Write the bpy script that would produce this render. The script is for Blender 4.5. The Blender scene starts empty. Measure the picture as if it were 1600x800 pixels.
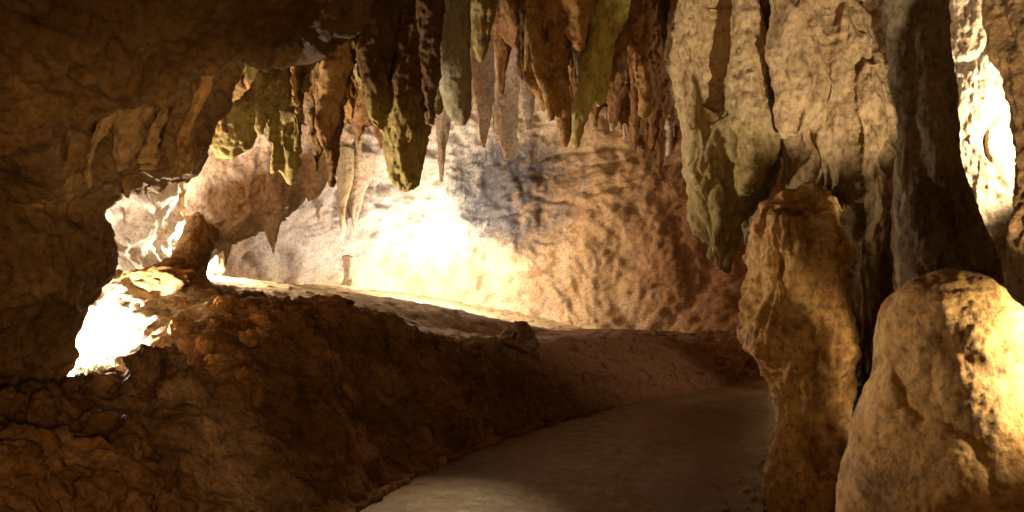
import bpy, bmesh, math, random
import numpy as np
from mathutils.bvhtree import BVHTree
from mathutils import Vector, Matrix

R = math.radians
scn = bpy.context.scene
COL = scn.collection
rng = random.Random(7)

# ------------------------------------------------------------------ camera
FPX, HOR, EYE = 1300.0, 430.0, 1.5
cam_d = bpy.data.cameras.new("camera")
cam_d.sensor_width = 36.0
cam_d.lens = FPX / 1600 * 36
cam_d.shift_y = (HOR - 400) / 1600
cam_d.clip_end = 200
cam_d.clip_start = 0.05
cam = bpy.data.objects.new("camera", cam_d)
cam.location = (0, 0, EYE)
cam.rotation_euler = (R(90), 0, 0)
COL.objects.link(cam)
scn.camera = cam
cam_d.dof.use_dof = True
cam_d.dof.focus_distance = 9.0
cam_d.dof.aperture_fstop = 4.5

# ------------------------------------------------------------------ world (a closed cave: next to no light from outside)
w = bpy.data.worlds.new("World")
scn.world = w
w.use_nodes = True
bg = w.node_tree.nodes["Background"]
bg.inputs[0].default_value = (0.9, 0.62, 0.35, 1)
bg.inputs[1].default_value = 0.004

scn.view_settings.view_transform = 'Standard'
scn.view_settings.look = 'None'
scn.view_settings.exposure = 0.0
scn.view_settings.gamma = 1.0
scn.render.engine = 'CYCLES'
scn.cycles.use_denoising = True
scn.cycles.max_bounces = 6
scn.cycles.diffuse_bounces = 4
scn.cycles.glossy_bounces = 2
scn.cycles.sample_clamp_indirect = 4.0
scn.cycles.filter_width = 1.6


def P(px, py, d):
    return Vector(((px - 800) / FPX * d, d, EYE + (HOR - py) / FPX * d))


# ------------------------------------------------------------------ the cave's floods, and fill lights added unseen
def lamp(name, kind, loc, power, color, radius=0.06, target=None, angle=60, blend=0.6):
    l = bpy.data.lights.new(name, kind)
    l.energy = power
    l.color = color
    l.shadow_soft_size = radius
    o = bpy.data.objects.new(name, l)
    o.location = loc
    if kind == 'SPOT':
        l.spot_size = R(angle)
        l.spot_blend = blend
        o.rotation_euler = (Vector(target) - Vector(loc)).to_track_quat('-Z', 'Y').to_euler()
    COL.objects.link(o)
    return o


WARM = (1.0, 0.60, 0.24)
GOLD = (1.0, 0.72, 0.36)
PALE = (1.0, 0.86, 0.64)
# flood behind the edge of the left wall
lamp("lamp_recess", 'POINT', P(98, 530, 6.2), 800, PALE, 0.06)
lamp("fill_recess_wall", 'SPOT', P(125, 435, 7.2), 190, PALE, 0.06, P(225, 330, 9.0), 92, 0.8)  # extra unseen spot, added to brighten the recess wall
# flood on the shelf at the foot of the back wall
lamp("lamp_back_wall", 'POINT', P(655, 418, 15.0), 200, PALE, 0.10)
lamp("lamp_back_wall", 'POINT', P(735, 410, 15.0), 270, PALE, 0.10)
# flood behind the curtain's foot
lamp("lamp_curtain", 'POINT', P(318, 405, 10.6), 420, PALE, 0.06)
# flood beside the dome stalagmite: it grazes the dome and reaches up to the columns
lamp("lamp_columns", 'SPOT', (2.60, 3.2, 0.60), 680, (1.0, 0.82, 0.57), 0.04, (2.60 - .09, 3.2 + .49, 0.6 + .87), 60, 0.3)
lamp("lamp_stalagmite", 'SPOT', (2.66, 3.0, 1.34), 760, (1.0, 0.82, 0.50), 0.08, P(1595, 575, 3.5), 60, 1.0)
lamp("lamp_cleft", 'SPOT', P(1665, 200, 7.2), 480, PALE, 0.06, P(1530, 190, 7.95), 125, 0.5)
# unseen fill lights, added to brighten the near rock, fringe and path
lamp("fill_uplight", 'SPOT', (0.55, 2.3, 0.25), 150, WARM, 0.08, (0.1, 7.0, 2.8), 48, 1.0)
lamp("fill_near_path", 'POINT', (0.2, 0.6, 0.6), 58, WARM, 0.10)
lamp("fill_gallery", 'POINT', (-0.2, -1.5, 2.0), 16, WARM, 0.15)
lamp("fill_left_wall", 'SPOT', (-0.5, 1.0, 1.2), 175, WARM, 0.12, P(110, 580, 4.4), 72, 1.0)
lamp("fill_ribs", 'SPOT', (0.3, 1.6, 0.5), 330, GOLD, 0.06, P(290, 160, 5.0), 32, 0.9)
lamp("lamp_bend", 'POINT', P(1250, 490, 12.4), 14, WARM, 0.06)  # lamp round the bend, behind the tall stalagmite
lamp("fill_from_bank", 'SPOT', (-1.0, 2.3, 0.35), 60, GOLD, 0.06, P(1300, 420, 4.8), 40, 0.9)
lamp("fill_path_sheen", 'SPOT', P(706, 215, 8.6), 420, GOLD, 0.05, (-0.42, 5.0, 0.0), 24, 1.0)  # unseen spot in mid-air, added for the sheen on the path


# ------------------------------------------------------------------ numpy noise
def _hash(ix, iy, iz, seed):
    h = (ix * 374761393 + iy * 668265263 + iz * 2147483647 + seed * 974711) & 0xFFFFFFFF
    h = ((h ^ (h >> 13)) * 1274126177) & 0xFFFFFFFF
    h = ((h ^ (h >> 16)) * 2246822519) & 0xFFFFFFFF
    h = h ^ (h >> 15)
    return (h & 0xFFFFFF).astype(np.float64) / 16777215.0


def vnoise(p, seed=0):
    i = np.floor(p).astype(np.int64)
    f = p - i
    u = f * f * f * (f * (f * 6 - 15) + 10)
    out = 0
    for dx in (0, 1):
        wx = u[:, 0] if dx else 1 - u[:, 0]
        for dy in (0, 1):
            wy = u[:, 1] if dy else 1 - u[:, 1]
            for dz in (0, 1):
                wz = u[:, 2] if dz else 1 - u[:, 2]
                out = out + wx * wy * wz * _hash(i[:, 0] + dx, i[:, 1] + dy, i[:, 2] + dz, seed)
    return out * 2 - 1


ROT = np.array([[0.36, 0.48, -0.8], [-0.8, 0.6, 0.0], [0.48, 0.64, 0.6]])


def fbm(p, octv=4, gain=0.5, seed=0):
    s, a, t = 0, 1.0, 0
    for k in range(octv):
        s = s + a * vnoise(p, seed + k)
        t += a
        a *= gain
        p = p @ ROT.T * 2.03 + 7.1
    return s / t


def ridge(p, octv=4, gain=0.55, seed=0):
    s, a, t = 0, 1.0, 0
    for k in range(octv):
        s = s + a * (0.5 - 2 * np.abs(vnoise(p, seed + k)))
        t += a
        a *= gain
        p = p @ ROT.T * 2.07 + 3.3
    return s / t


def worley(p, seed=0):
    i = np.floor(p).astype(np.int64)
    best = np.full(len(p), 9.0)
    for dx in (-1, 0, 1):
        for dy in (-1, 0, 1):
            for dz in (-1, 0, 1):
                c = i + np.array([dx, dy, dz])
                q = np.stack([_hash(c[:, 0], c[:, 1], c[:, 2], seed + s) for s in (11, 23, 37)], 1) + c
                best = np.minimum(best, ((p - q) ** 2).sum(1))
    return np.sqrt(best)


def displace(co, no, spec, seed):
    """spec: list of (kind, amplitude in m, wavelength in m, vertical stretch)"""
    d = np.zeros(len(co))
    for k, (kind, amp, wl, st) in enumerate(spec):
        p = co / wl
        p = p * np.array([1, 1, 1.0 / st]) + seed * 13.7
        if kind == 'fbm':
            d += amp * fbm(p, 4, 0.5, seed + k * 9)
        elif kind == 'crag':
            d += amp * fbm(p + .35 * np.stack([vnoise(p * 1.3, seed + 41 + q) for q in range(3)], 1), 7, 0.60, seed + k * 9)
        elif kind == 'ridge':
            d += amp * ridge(p, 4, 0.55, seed + k * 9)
        elif kind == 'pits':
            d -= amp * np.clip(fbm(p, 3, 0.5, seed + k * 9) * 2.2 - 0.25, 0, 1)
        elif kind == 'knob':
            q = p + 0.35 * np.stack([vnoise(p * 1.7, seed + 1), vnoise(p * 1.7, seed + 2), vnoise(p * 1.7, seed + 3)], 1)
            f = worley(q, seed + k * 9)
            d += amp * (np.sqrt(np.clip(1 - (f / 0.95) ** 2, 0, 1)) - 0.76)
        elif kind == 'crack':
            n = np.abs(fbm(p, 3, 0.5, seed + k * 9))
            d -= amp * np.exp(-(n / 0.045) ** 2)
        elif kind == 'ledge':
            n = fbm(p, 3, 0.5, seed + k * 9) * 2.5
            fr = n - np.floor(n)
            d += amp * (np.clip(fr * 3.5, 0, 1) - fr)
    return co + no * d[:, None]


# ------------------------------------------------------------------ mesh helpers
def mesh_from(name, verts, faces):
    me = bpy.data.meshes.new(name)
    verts = np.asarray(verts, dtype=np.float32)
    faces = np.asarray(faces, dtype=np.int32)
    me.vertices.add(len(verts))
    me.vertices.foreach_set("co", verts.ravel())
    n = faces.shape[1]
    me.loops.add(faces.size)
    me.loops.foreach_set("vertex_index", faces.ravel())
    me.polygons.add(len(faces))
    me.polygons.foreach_set("loop_start", np.arange(0, faces.size, n, dtype=np.int32))
    me.update(calc_edges=True)
    me.validate()
    return me


def get_co(me):
    a = np.empty(len(me.vertices) * 3, dtype=np.float32)
    me.vertices.foreach_get("co", a)
    return a.reshape(-1, 3).astype(np.float64)


def get_no(me):
    a = np.empty(len(me.vertices) * 3, dtype=np.float32)
    me.vertex_normals.foreach_get("vector", a)
    return a.reshape(-1, 3).astype(np.float64)


def set_co(me, co):
    me.vertices.foreach_set("co", co.astype(np.float32).ravel())
    me.update()


def smooth_faces(me):
    me.polygons.foreach_set("use_smooth", np.ones(len(me.polygons), dtype=bool))
    me.update()


def relax(me, n):
    if n <= 0:
        return
    e = np.empty(len(me.edges) * 2, dtype=np.int32)
    me.edges.foreach_get("vertices", e)
    e = e.reshape(-1, 2)
    co = get_co(me)
    nv = len(co)
    deg = np.bincount(e[:, 0], minlength=nv) + np.bincount(e[:, 1], minlength=nv)
    deg = np.maximum(deg, 1)
    for _ in range(n):
        acc = np.zeros_like(co)
        for c in range(3):
            acc[:, c] = np.bincount(e[:, 0], co[e[:, 1], c], nv) + np.bincount(e[:, 1], co[e[:, 0], c], nv)
        co = co * 0.4 + 0.6 * acc / deg[:, None]
    set_co(me, co)


def voxel(me, size):
    o = bpy.data.objects.new("tmp", me)
    COL.objects.link(o)
    m = o.modifiers.new("r", 'REMESH')
    m.mode = 'VOXEL'
    m.voxel_size = size
    dg = bpy.context.evaluated_depsgraph_get()
    dg.update()
    out = bpy.data.meshes.new_from_object(o.evaluated_get(dg), depsgraph=dg)
    bpy.data.objects.remove(o)
    return out


def tps(pts, lam=1e-3):
    """thin-plate spline z(x, y) through control points"""
    pts = np.array([tuple(p) for p in pts], dtype=np.float64)
    xy, z = pts[:, :2], pts[:, 2]
    n = len(pts)

    def U(r2):
        return np.where(r2 > 1e-12, 0.5 * r2 * np.log(np.maximum(r2, 1e-12)), 0)
    r2 = ((xy[:, None] - xy[None]) ** 2).sum(-1)
    A = np.zeros((n + 3, n + 3))
    A[:n, :n] = U(r2) + lam * np.eye(n)
    A[:n, n] = 1
    A[:n, n + 1:] = xy
    A[n, :n] = 1
    A[n + 1:, :n] = xy.T
    s = np.linalg.solve(A, np.concatenate([z, np.zeros(3)]))

    def f(x, y):
        x = np.atleast_1d(np.asarray(x, float))
        y = np.atleast_1d(np.asarray(y, float))
        out = s[n] + s[n + 1] * x + s[n + 2] * y
        for i in range(n):
            out = out + s[i] * U((x - xy[i, 0]) ** 2 + (y - xy[i, 1]) ** 2)
        return out
    return f


def grid_mesh(name, X, Y, Z):
    nu, nv = X.shape
    v = np.stack([X, Y, Z], -1).reshape(-1, 3)
    idx = np.arange(nu * nv).reshape(nu, nv)
    f = np.stack([idx[:-1, :-1], idx[1:, :-1], idx[1:, 1:], idx[:-1, 1:]], -1).reshape(-1, 4)
    return mesh_from(name, v, f)


def cr(xs, ys, t):
    """monotone-ish smooth interpolation (Catmull-Rom) of columns ys over xs"""
    xs = np.asarray(xs, float)
    ys = np.asarray(ys, float)
    m = np.gradient(ys, xs, axis=0)
    i = np.clip(np.searchsorted(xs, t) - 1, 0, len(xs) - 2)
    h = (xs[i + 1] - xs[i])[:, None]
    u = ((t - xs[i])[:, None]) / h
    return ((2 * u**3 - 3 * u**2 + 1) * ys[i] + (u**3 - 2 * u**2 + u) * h * m[i]
            + (-2 * u**3 + 3 * u**2) * ys[i + 1] + (u**3 - u**2) * h * m[i + 1])


# ------------------------------------------------------------------ materials
def rock_mat(name, cols, scale=1.0, bump=0.6, rough=0.75, stain=None, stretch=1.0, zones=(), spec=0.12, fleck=None, top=None, vor=0.35):
    """cols: list of (position, rgb) for the mottled mineral colour; stain: (rgb, amount); zones: mineral patches and painted light (center, radius, rgb, amount)"""
    m = bpy.data.materials.new(name)
    m.use_nodes = True
    nt = m.node_tree
    N, L = nt.nodes, nt.links
    b = N["Principled BSDF"]
    tc = N.new("ShaderNodeTexCoord")
    mp = N.new("ShaderNodeMapping")
    mp.inputs["Scale"].default_value = (1, 1, 1 / stretch)
    L.new(tc.outputs["Object"], mp.inputs["Vector"])

    def noise(s, det=6, rg=0.6, dist=0.0, vec=None):
        n = N.new("ShaderNodeTexNoise")
        n.inputs["Scale"].default_value = s * scale
        n.inputs["Detail"].default_value = det
        n.inputs["Roughness"].default_value = rg
        n.inputs["Distortion"].default_value = dist
        L.new(vec or mp.outputs["Vector"], n.inputs["Vector"])
        return n.outputs["Fac"]

    def ramp(fac, stops):
        r = N.new("ShaderNodeValToRGB")
        el = r.color_ramp.elements
        while len(el) > 1:
            el.remove(el[-1])
        for k, (pos, c) in enumerate(stops):
            e = el[0] if k == 0 else el.new(pos)
            e.position = pos
            e.color = (*c, 1) if len(c) == 3 else c
        L.new(fac, r.inputs["Fac"])
        return r.outputs["Color"]

    def mix(fac, a, c, mode='MIX'):
        x = N.new("ShaderNodeMix")
        x.data_type = 'RGBA'
        x.blend_type = mode
        if isinstance(fac, float):
            x.inputs[0].default_value = fac
        else:
            L.new(fac, x.inputs[0])
        for v, i in ((a, 6), (c, 7)):
            if isinstance(v, tuple):
                x.inputs[i].default_value = (*v, 1)
            else:
                L.new(v, x.inputs[i])
        return x.outputs[2]

    col = ramp(noise(1.1, 8, 0.65, 0.4), cols)
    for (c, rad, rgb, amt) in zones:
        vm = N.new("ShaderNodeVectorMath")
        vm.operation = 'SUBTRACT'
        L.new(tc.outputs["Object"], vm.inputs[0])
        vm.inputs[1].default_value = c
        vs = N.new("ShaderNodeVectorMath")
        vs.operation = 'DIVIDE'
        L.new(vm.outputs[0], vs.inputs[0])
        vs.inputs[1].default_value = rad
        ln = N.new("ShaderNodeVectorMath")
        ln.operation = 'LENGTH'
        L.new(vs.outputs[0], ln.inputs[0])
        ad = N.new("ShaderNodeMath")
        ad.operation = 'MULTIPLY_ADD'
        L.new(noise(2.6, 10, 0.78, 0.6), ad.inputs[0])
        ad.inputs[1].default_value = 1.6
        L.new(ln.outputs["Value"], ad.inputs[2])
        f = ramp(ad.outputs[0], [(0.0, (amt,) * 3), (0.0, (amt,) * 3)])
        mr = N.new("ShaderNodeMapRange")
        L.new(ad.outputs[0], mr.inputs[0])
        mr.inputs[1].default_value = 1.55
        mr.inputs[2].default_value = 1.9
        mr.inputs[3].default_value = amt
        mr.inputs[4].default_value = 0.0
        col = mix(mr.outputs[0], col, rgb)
    if stain:
        rgb, amt, lo, hi = stain
        sf = ramp(noise(3.7, 8, 0.7, 0.8), [(lo, (0, 0, 0)), (hi, (amt,) * 3)])
        col = mix(sf, col, rgb)
    if fleck:
        rgb, amt = fleck
        sf = ramp(noise(14, 6, 0.7), [(0.55, (0, 0, 0)), (0.68, (amt,) * 3)])
        col = mix(sf, col, rgb)
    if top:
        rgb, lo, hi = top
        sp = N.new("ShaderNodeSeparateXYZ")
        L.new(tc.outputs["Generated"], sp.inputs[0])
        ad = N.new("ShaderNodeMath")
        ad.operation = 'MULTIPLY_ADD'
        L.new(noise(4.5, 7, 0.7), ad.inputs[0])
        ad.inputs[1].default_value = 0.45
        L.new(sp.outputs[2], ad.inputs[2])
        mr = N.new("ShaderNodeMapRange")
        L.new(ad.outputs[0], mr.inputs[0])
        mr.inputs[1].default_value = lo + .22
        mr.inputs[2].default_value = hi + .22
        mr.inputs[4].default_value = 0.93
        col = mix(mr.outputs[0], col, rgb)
    fine = ramp(noise(26, 5, 0.7), [(0.30, (0.42, 0.39, 0.36)), (0.5, (0.95, 0.95, 0.95)), (0.72, (1.25, 1.24, 1.2))])
    col = mix(1.0, col, fine, 'MULTIPLY')
    L.new(col, b.inputs["Base Color"])
    rr = ramp(noise(5, 4, 0.6), [(0.3, (max(rough - 0.12, 0.1),) * 3), (0.7, (min(rough + 0.15, 1),) * 3)])
    L.new(rr, b.inputs["Roughness"])
    b.inputs["Specular IOR Level"].default_value = spec
    # relief finer than the mesh
    vo = N.new("ShaderNodeTexVoronoi")
    vo.inputs["Scale"].default_value = 9 * scale
    L.new(mp.outputs["Vector"], vo.inputs["Vector"])
    b1 = N.new("ShaderNodeBump")
    b1.inputs["Strength"].default_value = bump
    b1.inputs["Distance"].default_value = 0.045
    L.new(noise(8, 9, 0.68, 0.3), b1.inputs["Height"])
    b2 = N.new("ShaderNodeBump")
    b2.inputs["Strength"].default_value = bump * 0.8
    b2.inputs["Distance"].default_value = 0.014
    L.new(noise(30, 7, 0.7), b2.inputs["Height"])
    L.new(b1.outputs["Normal"], b2.inputs["Normal"])
    b3 = N.new("ShaderNodeBump")
    b3.inputs["Strength"].default_value = bump * vor
    b3.inputs["Distance"].default_value = 0.02
    L.new(vo.outputs["Distance"], b3.inputs["Height"])
    L.new(b2.outputs["Normal"], b3.inputs["Normal"])
    L.new(b3.outputs["Normal"], b.inputs["Normal"])
    return m


M = {}
M['brown'] = rock_mat("brown_limestone", [(0.28, (0.065, 0.032, 0.012)), (0.5, (0.22, 0.125, 0.05)), (0.70, (0.44, 0.28, 0.13))],
                      vor=.1, bump=1.2, stain=((0.05, 0.028, 0.012), 0.7, 0.55, 0.72))
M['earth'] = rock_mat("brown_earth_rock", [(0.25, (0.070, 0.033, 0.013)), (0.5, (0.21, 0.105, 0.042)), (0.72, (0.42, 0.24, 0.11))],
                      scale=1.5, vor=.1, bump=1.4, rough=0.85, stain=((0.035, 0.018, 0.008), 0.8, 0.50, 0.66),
                      zones=[((-3.15, 6.5, 1.1), (.85, .95, .8), (0.62, 0.52, 0.38), 0.85), ((-1.3, 13.6, 1.0), (5.0, 5.4, 1.6), (0.52, 0.38, 0.22), .92),  # pale recess patch: the lamp's bright pool helped by colour; then shelf sand
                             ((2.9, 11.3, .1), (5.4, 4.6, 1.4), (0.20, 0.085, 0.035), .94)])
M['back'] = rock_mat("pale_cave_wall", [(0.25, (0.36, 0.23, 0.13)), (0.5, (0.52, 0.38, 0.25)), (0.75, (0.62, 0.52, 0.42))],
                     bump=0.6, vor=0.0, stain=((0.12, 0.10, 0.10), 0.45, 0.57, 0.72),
                     zones=[((-4.2, 8.4, 2.3), (2.0, 2.2, 1.6), (0.70, 0.62, 0.54), 0.9),  # pale recess end: lamplight put into the wall's colour
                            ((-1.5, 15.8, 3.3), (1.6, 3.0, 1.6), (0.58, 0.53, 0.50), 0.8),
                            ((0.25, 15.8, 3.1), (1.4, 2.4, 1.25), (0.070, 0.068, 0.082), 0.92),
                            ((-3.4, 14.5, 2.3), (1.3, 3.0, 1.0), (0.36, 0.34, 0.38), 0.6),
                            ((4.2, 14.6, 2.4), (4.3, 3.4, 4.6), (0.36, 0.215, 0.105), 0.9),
                            ((5.4, 14.2, 2.2), (3.5, 3.0, 3.6), (0.19, 0.080, 0.030), 0.92)])  # orange-red end, darkened to carry the lamp's fall-off
M['olive'] = rock_mat("olive_flowstone", [(0.25, (0.12, 0.085, 0.030)), (0.5, (0.26, 0.19, 0.07)), (0.75, (0.38, 0.31, 0.14))],
                      bump=0.6, stretch=2.6, stain=((0.07, 0.035, 0.014), 0.8, 0.50, 0.70), rough=0.65)
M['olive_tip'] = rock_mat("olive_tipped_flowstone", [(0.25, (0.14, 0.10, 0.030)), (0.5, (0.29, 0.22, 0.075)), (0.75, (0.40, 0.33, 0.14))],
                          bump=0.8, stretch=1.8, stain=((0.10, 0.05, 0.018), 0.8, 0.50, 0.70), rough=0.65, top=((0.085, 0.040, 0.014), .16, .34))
M['grey'] = rock_mat("grey_green_flowstone", [(0.25, (0.15, 0.125, 0.075)), (0.5, (0.27, 0.23, 0.14)), (0.75, (0.40, 0.35, 0.24))],
                     bump=0.6, stretch=2.2, stain=((0.09, 0.06, 0.03), 0.7, 0.52, 0.70), rough=0.65)
M['rust'] = rock_mat("rusty_flowstone", [(0.25, (0.10, 0.042, 0.016)), (0.5, (0.22, 0.105, 0.042)), (0.75, (0.36, 0.21, 0.09))],
                     bump=0.7, stretch=2.4, stain=((0.045, 0.02, 0.010), 0.8, 0.50, 0.68))
M['yellow'] = rock_mat("yellow_green_flowstone", [(0.25, (0.20, 0.155, 0.035)), (0.5, (0.35, 0.29, 0.075)), (0.75, (0.46, 0.40, 0.14))],
                       bump=0.6, stretch=2.4, stain=((0.14, 0.07, 0.02), 0.8, 0.52, 0.66), rough=0.6)
M['cream'] = rock_mat("cream_flowstone", [(0.25, (0.32, 0.21, 0.11)), (0.5, (0.50, 0.38, 0.23)), (0.75, (0.62, 0.52, 0.38))],
                      bump=0.9, stain=((0.20, 0.10, 0.045), 0.75, 0.52, 0.70))
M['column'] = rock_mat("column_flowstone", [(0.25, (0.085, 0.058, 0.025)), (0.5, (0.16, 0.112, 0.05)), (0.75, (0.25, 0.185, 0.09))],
                       bump=0.9, vor=.15, stretch=1.5, stain=((0.24, 0.12, 0.05), 0.7, 0.52, 0.70), top=((0.50, 0.345, 0.185), .46, .62))  # darker lower half: the shadow there is put into the colour
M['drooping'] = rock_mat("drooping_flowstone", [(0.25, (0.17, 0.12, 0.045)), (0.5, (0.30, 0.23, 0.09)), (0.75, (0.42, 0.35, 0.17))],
                         bump=0.9, vor=.15, stretch=1.5, stain=((0.22, 0.11, 0.04), 0.8, 0.50, 0.68), top=((0.50, 0.35, 0.19), .20, .46))  # olive lower end, its dimmer light partly put into the colour
M['amber'] = rock_mat("amber_flowstone", [(0.25, (0.20, 0.095, 0.03)), (0.5, (0.40, 0.215, 0.075)), (0.75, (0.54, 0.36, 0.14))],
                      vor=.1, bump=0.9, stain=((0.11, 0.045, 0.015), 0.8, 0.50, 0.66), rough=0.6)
M['dark'] = rock_mat("dark_grey_limestone", [(0.25, (0.18, 0.135, 0.08)), (0.5, (0.31, 0.24, 0.145)), (0.75, (0.42, 0.34, 0.22))],
                     bump=0.8, stretch=1.6, stain=((0.04, 0.028, 0.018), 0.6, 0.52, 0.70))
M['pink'] = rock_mat("pinkish_limestone", [(0.25, (0.34, 0.225, 0.155)), (0.5, (0.52, 0.39, 0.29)), (0.75, (0.62, 0.51, 0.42))],
                     bump=0.8, stain=((0.14, 0.07, 0.04), 0.75, 0.54, 0.70))
M['path'] = rock_mat("worn_concrete", [(0.32, (0.050, 0.023, 0.008)), (0.5, (0.095, 0.046, 0.018)), (0.66, (0.16, 0.086, 0.037))],
                     scale=1.6, bump=0.3, rough=0.40, spec=0.32, stain=((0.10, 0.07, 0.05), 0.6, 0.50, 0.66))


# ------------------------------------------------------------------ object helpers
def put(name, me, mat, label=None, cat=None, group=None, kind=None, origin=None):
    if origin is not None:
        co = get_co(me)
        co -= np.array(origin)
        set_co(me, co)
    me.name = name
    me.materials.clear()
    me.materials.append(M[mat])
    smooth_faces(me)
    o = bpy.data.objects.new(name, me)
    if origin is not None:
        o.location = origin
    COL.objects.link(o)
    if label:
        o['label'] = label
    if cat:
        o['category'] = cat
    if group:
        o['group'] = group
    if kind:
        o['kind'] = kind
    return o


def profile(rows, d, k=0.9, bmax=None, top=None, nseg=36, step=0.035):
    """closed lathe-like body whose silhouette runs through rows (y, left, right) in photo pixels at depth d (a row may give its own depth)"""
    cent = []
    for r in rows:
        y, l, rr = r[:3]
        dd = r[3] if len(r) > 3 else d
        tl, tr = math.atan((l - 800) / FPX), math.atan((rr - 800) / FPX)
        th, h = (tl + tr) / 2, (tr - tl) / 2
        D = dd / math.cos(th)
        b = math.tan(h) * D * k
        if bmax:
            b = min(b, bmax)
        a = math.tan(h) * math.sqrt(max(D * D - b * b, 0.01))
        cent.append((D * math.sin(th), D * math.cos(th), EYE + (HOR - y) / FPX * dd, a, b, th))
    if top is not None and top > cent[0][2]:
        c = cent[0]
        cent.insert(0, (c[0], c[1], top, c[3] * 1.25, c[4] * 1.25, c[5]))
    cent = np.array(cent)
    t = -cent[:, 2]
    n = max(8, int((t[-1] - t[0]) / step))
    tt = np.linspace(t[0], t[-1], n)
    c = cr(t, cent, tt)
    c[:, 3:5] = np.maximum(c[:, 3:5], 0.006)
    ang = np.linspace(0, 2 * math.pi, nseg, endpoint=False)
    ca, sa = np.cos(ang), np.sin(ang)
    V = []
    for x, y, z, a, b, th in c:
        lx, ly = math.cos(th), -math.sin(th)
        fx, fy = math.sin(th), math.cos(th)
        V.append(np.stack([x + a * ca * lx + b * sa * fx, y + a * ca * ly + b * sa * fy, np.full(nseg, z)], 1))
    V = np.concatenate(V)
    F = []
    for i in range(n - 1):
        for j in range(nseg):
            j2 = (j + 1) % nseg
            F.append((i * nseg + j, (i + 1) * nseg + j, (i + 1) * nseg + j2, i * nseg + j2))
    nv = len(V)
    V = np.concatenate([V, [V[:nseg].mean(0) + [0, 0, .004]], [V[nv - nseg:].mean(0) - [0, 0, .008]]])
    T = []
    for j in range(nseg):
        j2 = (j + 1) % nseg
        T.append((nv, j, j2))
        T.append((nv + 1, nv - nseg + j2, nv - nseg + j))
    return V, F, T


def body(name, profs, vox, spec, seed, relaxn=2):
    bm = bmesh.new()
    for V, F, T in profs:
        vs = [bm.verts.new(v) for v in V]
        for f in list(F) + list(T):
            bm.faces.new([vs[i] for i in f])
    me = bpy.data.meshes.new(name)
    bm.to_mesh(me)
    bm.free()
    me = voxel(me, vox)
    relax(me, relaxn)
    set_co(me, displace(get_co(me), get_no(me), spec, seed))
    return me


# ------------------------------------------------------------------ ground, bank, shelf
G = []
for px, py, d in [
    # foot of the bank along the path
    (570, 800, 5.30), (700, 725, 6.6), (850, 670, 8.12), (1000, 630, 9.75), (1190, 598, 11.6),
    # crest
    (190, 440, 7.1), (250, 442, 7.0), (300, 450, 6.9), (400, 463, 6.9), (470, 478, 7.1), (560, 498, 7.5), (640, 517, 8.0), (720, 528, 8.5),
    (800, 538, 9.1), (900, 530, 10.2), (1000, 527, 11.3), (1170, 526, 13.0),
    # lit flank of the bank towards the recess
    (250, 490, 6.5), (200, 500, 6.5), (150, 525, 6.5), (310, 520, 6.2), (360, 570, 5.9),
    # bank face
    (400, 600, 5.9), (500, 560, 6.6), (600, 600, 7.0), (480, 700, 5.7), (300, 640, 5.2), (350, 760, 4.7), (450, 800, 4.9), (620, 680, 6.6),
    (750, 610, 7.9), (900, 590, 9.4), (1050, 570, 11.3),
    # near left rubble slope
    (250, 720, 4.2), (150, 680, 4.2), (100, 640, 4.5), (50, 700, 3.6), (0, 760, 3.2), (200, 800, 3.8),
    # lit recess
    (150, 610, 5.7), (125, 570, 6.2), (50, 590, 6.3), (90, 585, 6.3), (120, 470, 8.2), (60, 470, 8.2),
    # shelf behind the crest
    (330, 432, 11.0), (450, 446, 12.5), (560, 462, 13.5), (680, 476, 15.2), (820, 512, 14.5), (1000, 524, 14.5), (1170, 524, 14.5), (760, 500, 11.5), (600, 484, 10.5),
]:
    G.append(P(px, py, d))
for x, y, z in [(-1.3, 3.5, .12), (-1.6, 2, .15), (-2.2, 0, .3), (-2.5, -3, .3), (0, 3, 0), (0, 0, 0), (0, -3, 0), (1, 5, 0), (2, 7, 0), (3, 8.7, 0), (1.2, 7, 0), (2.2, 9.3, 0), (4.5, 10.3, 0),
                (2, 3, 0), (3, 5, .05), (4, 7, .1), (5, 3, .2), (6, 9.5, .1), (8, 8, .3), (3, 0, .1), (6, -3, .2), (7, 14, .6), (-6, 6, 1.5), (-6, 10, 1.5), (-6, 14, 1.6), (-5, 2, 1), (-1, 18, 1.2), (4, 18, .8)]:
    G.append((x, y, z))
for px, py, d in [(250, 442, 7.0), (300, 450, 6.9), (400, 463, 6.9), (470, 478, 7.1), (560, 498, 7.5), (640, 517, 8.0), (720, 528, 8.5),
                  (800, 538, 9.1), (900, 530, 10.2), (1000, 527, 11.3)]:
    zc = P(px, py, d).z
    for e, dz in ((.45, .0), (1.2, -.04), (2.2, -.05)):
        q = P(px, py, d + e)
        G.append((q.x, q.y, zc + dz))
ground_z = tps(G, 2e-3)

PL = np.array([(-2.3, -3.0), (-1.62, 2.0), (-1.32, 3.6), (-.94, 5.3), (-.51, 6.6), (.31, 8.12), (1.5, 9.75), (3.48, 11.6), (6.2, 13.0)])
PR = np.array([(0.6, -3.0), (0.95, 2.0), (1.2, 3.6), (1.60, 5.3), (2.1, 6.6), (2.95, 7.9), (3.9, 9.0), (5.2, 10.2), (7.2, 11.4)])


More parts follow.
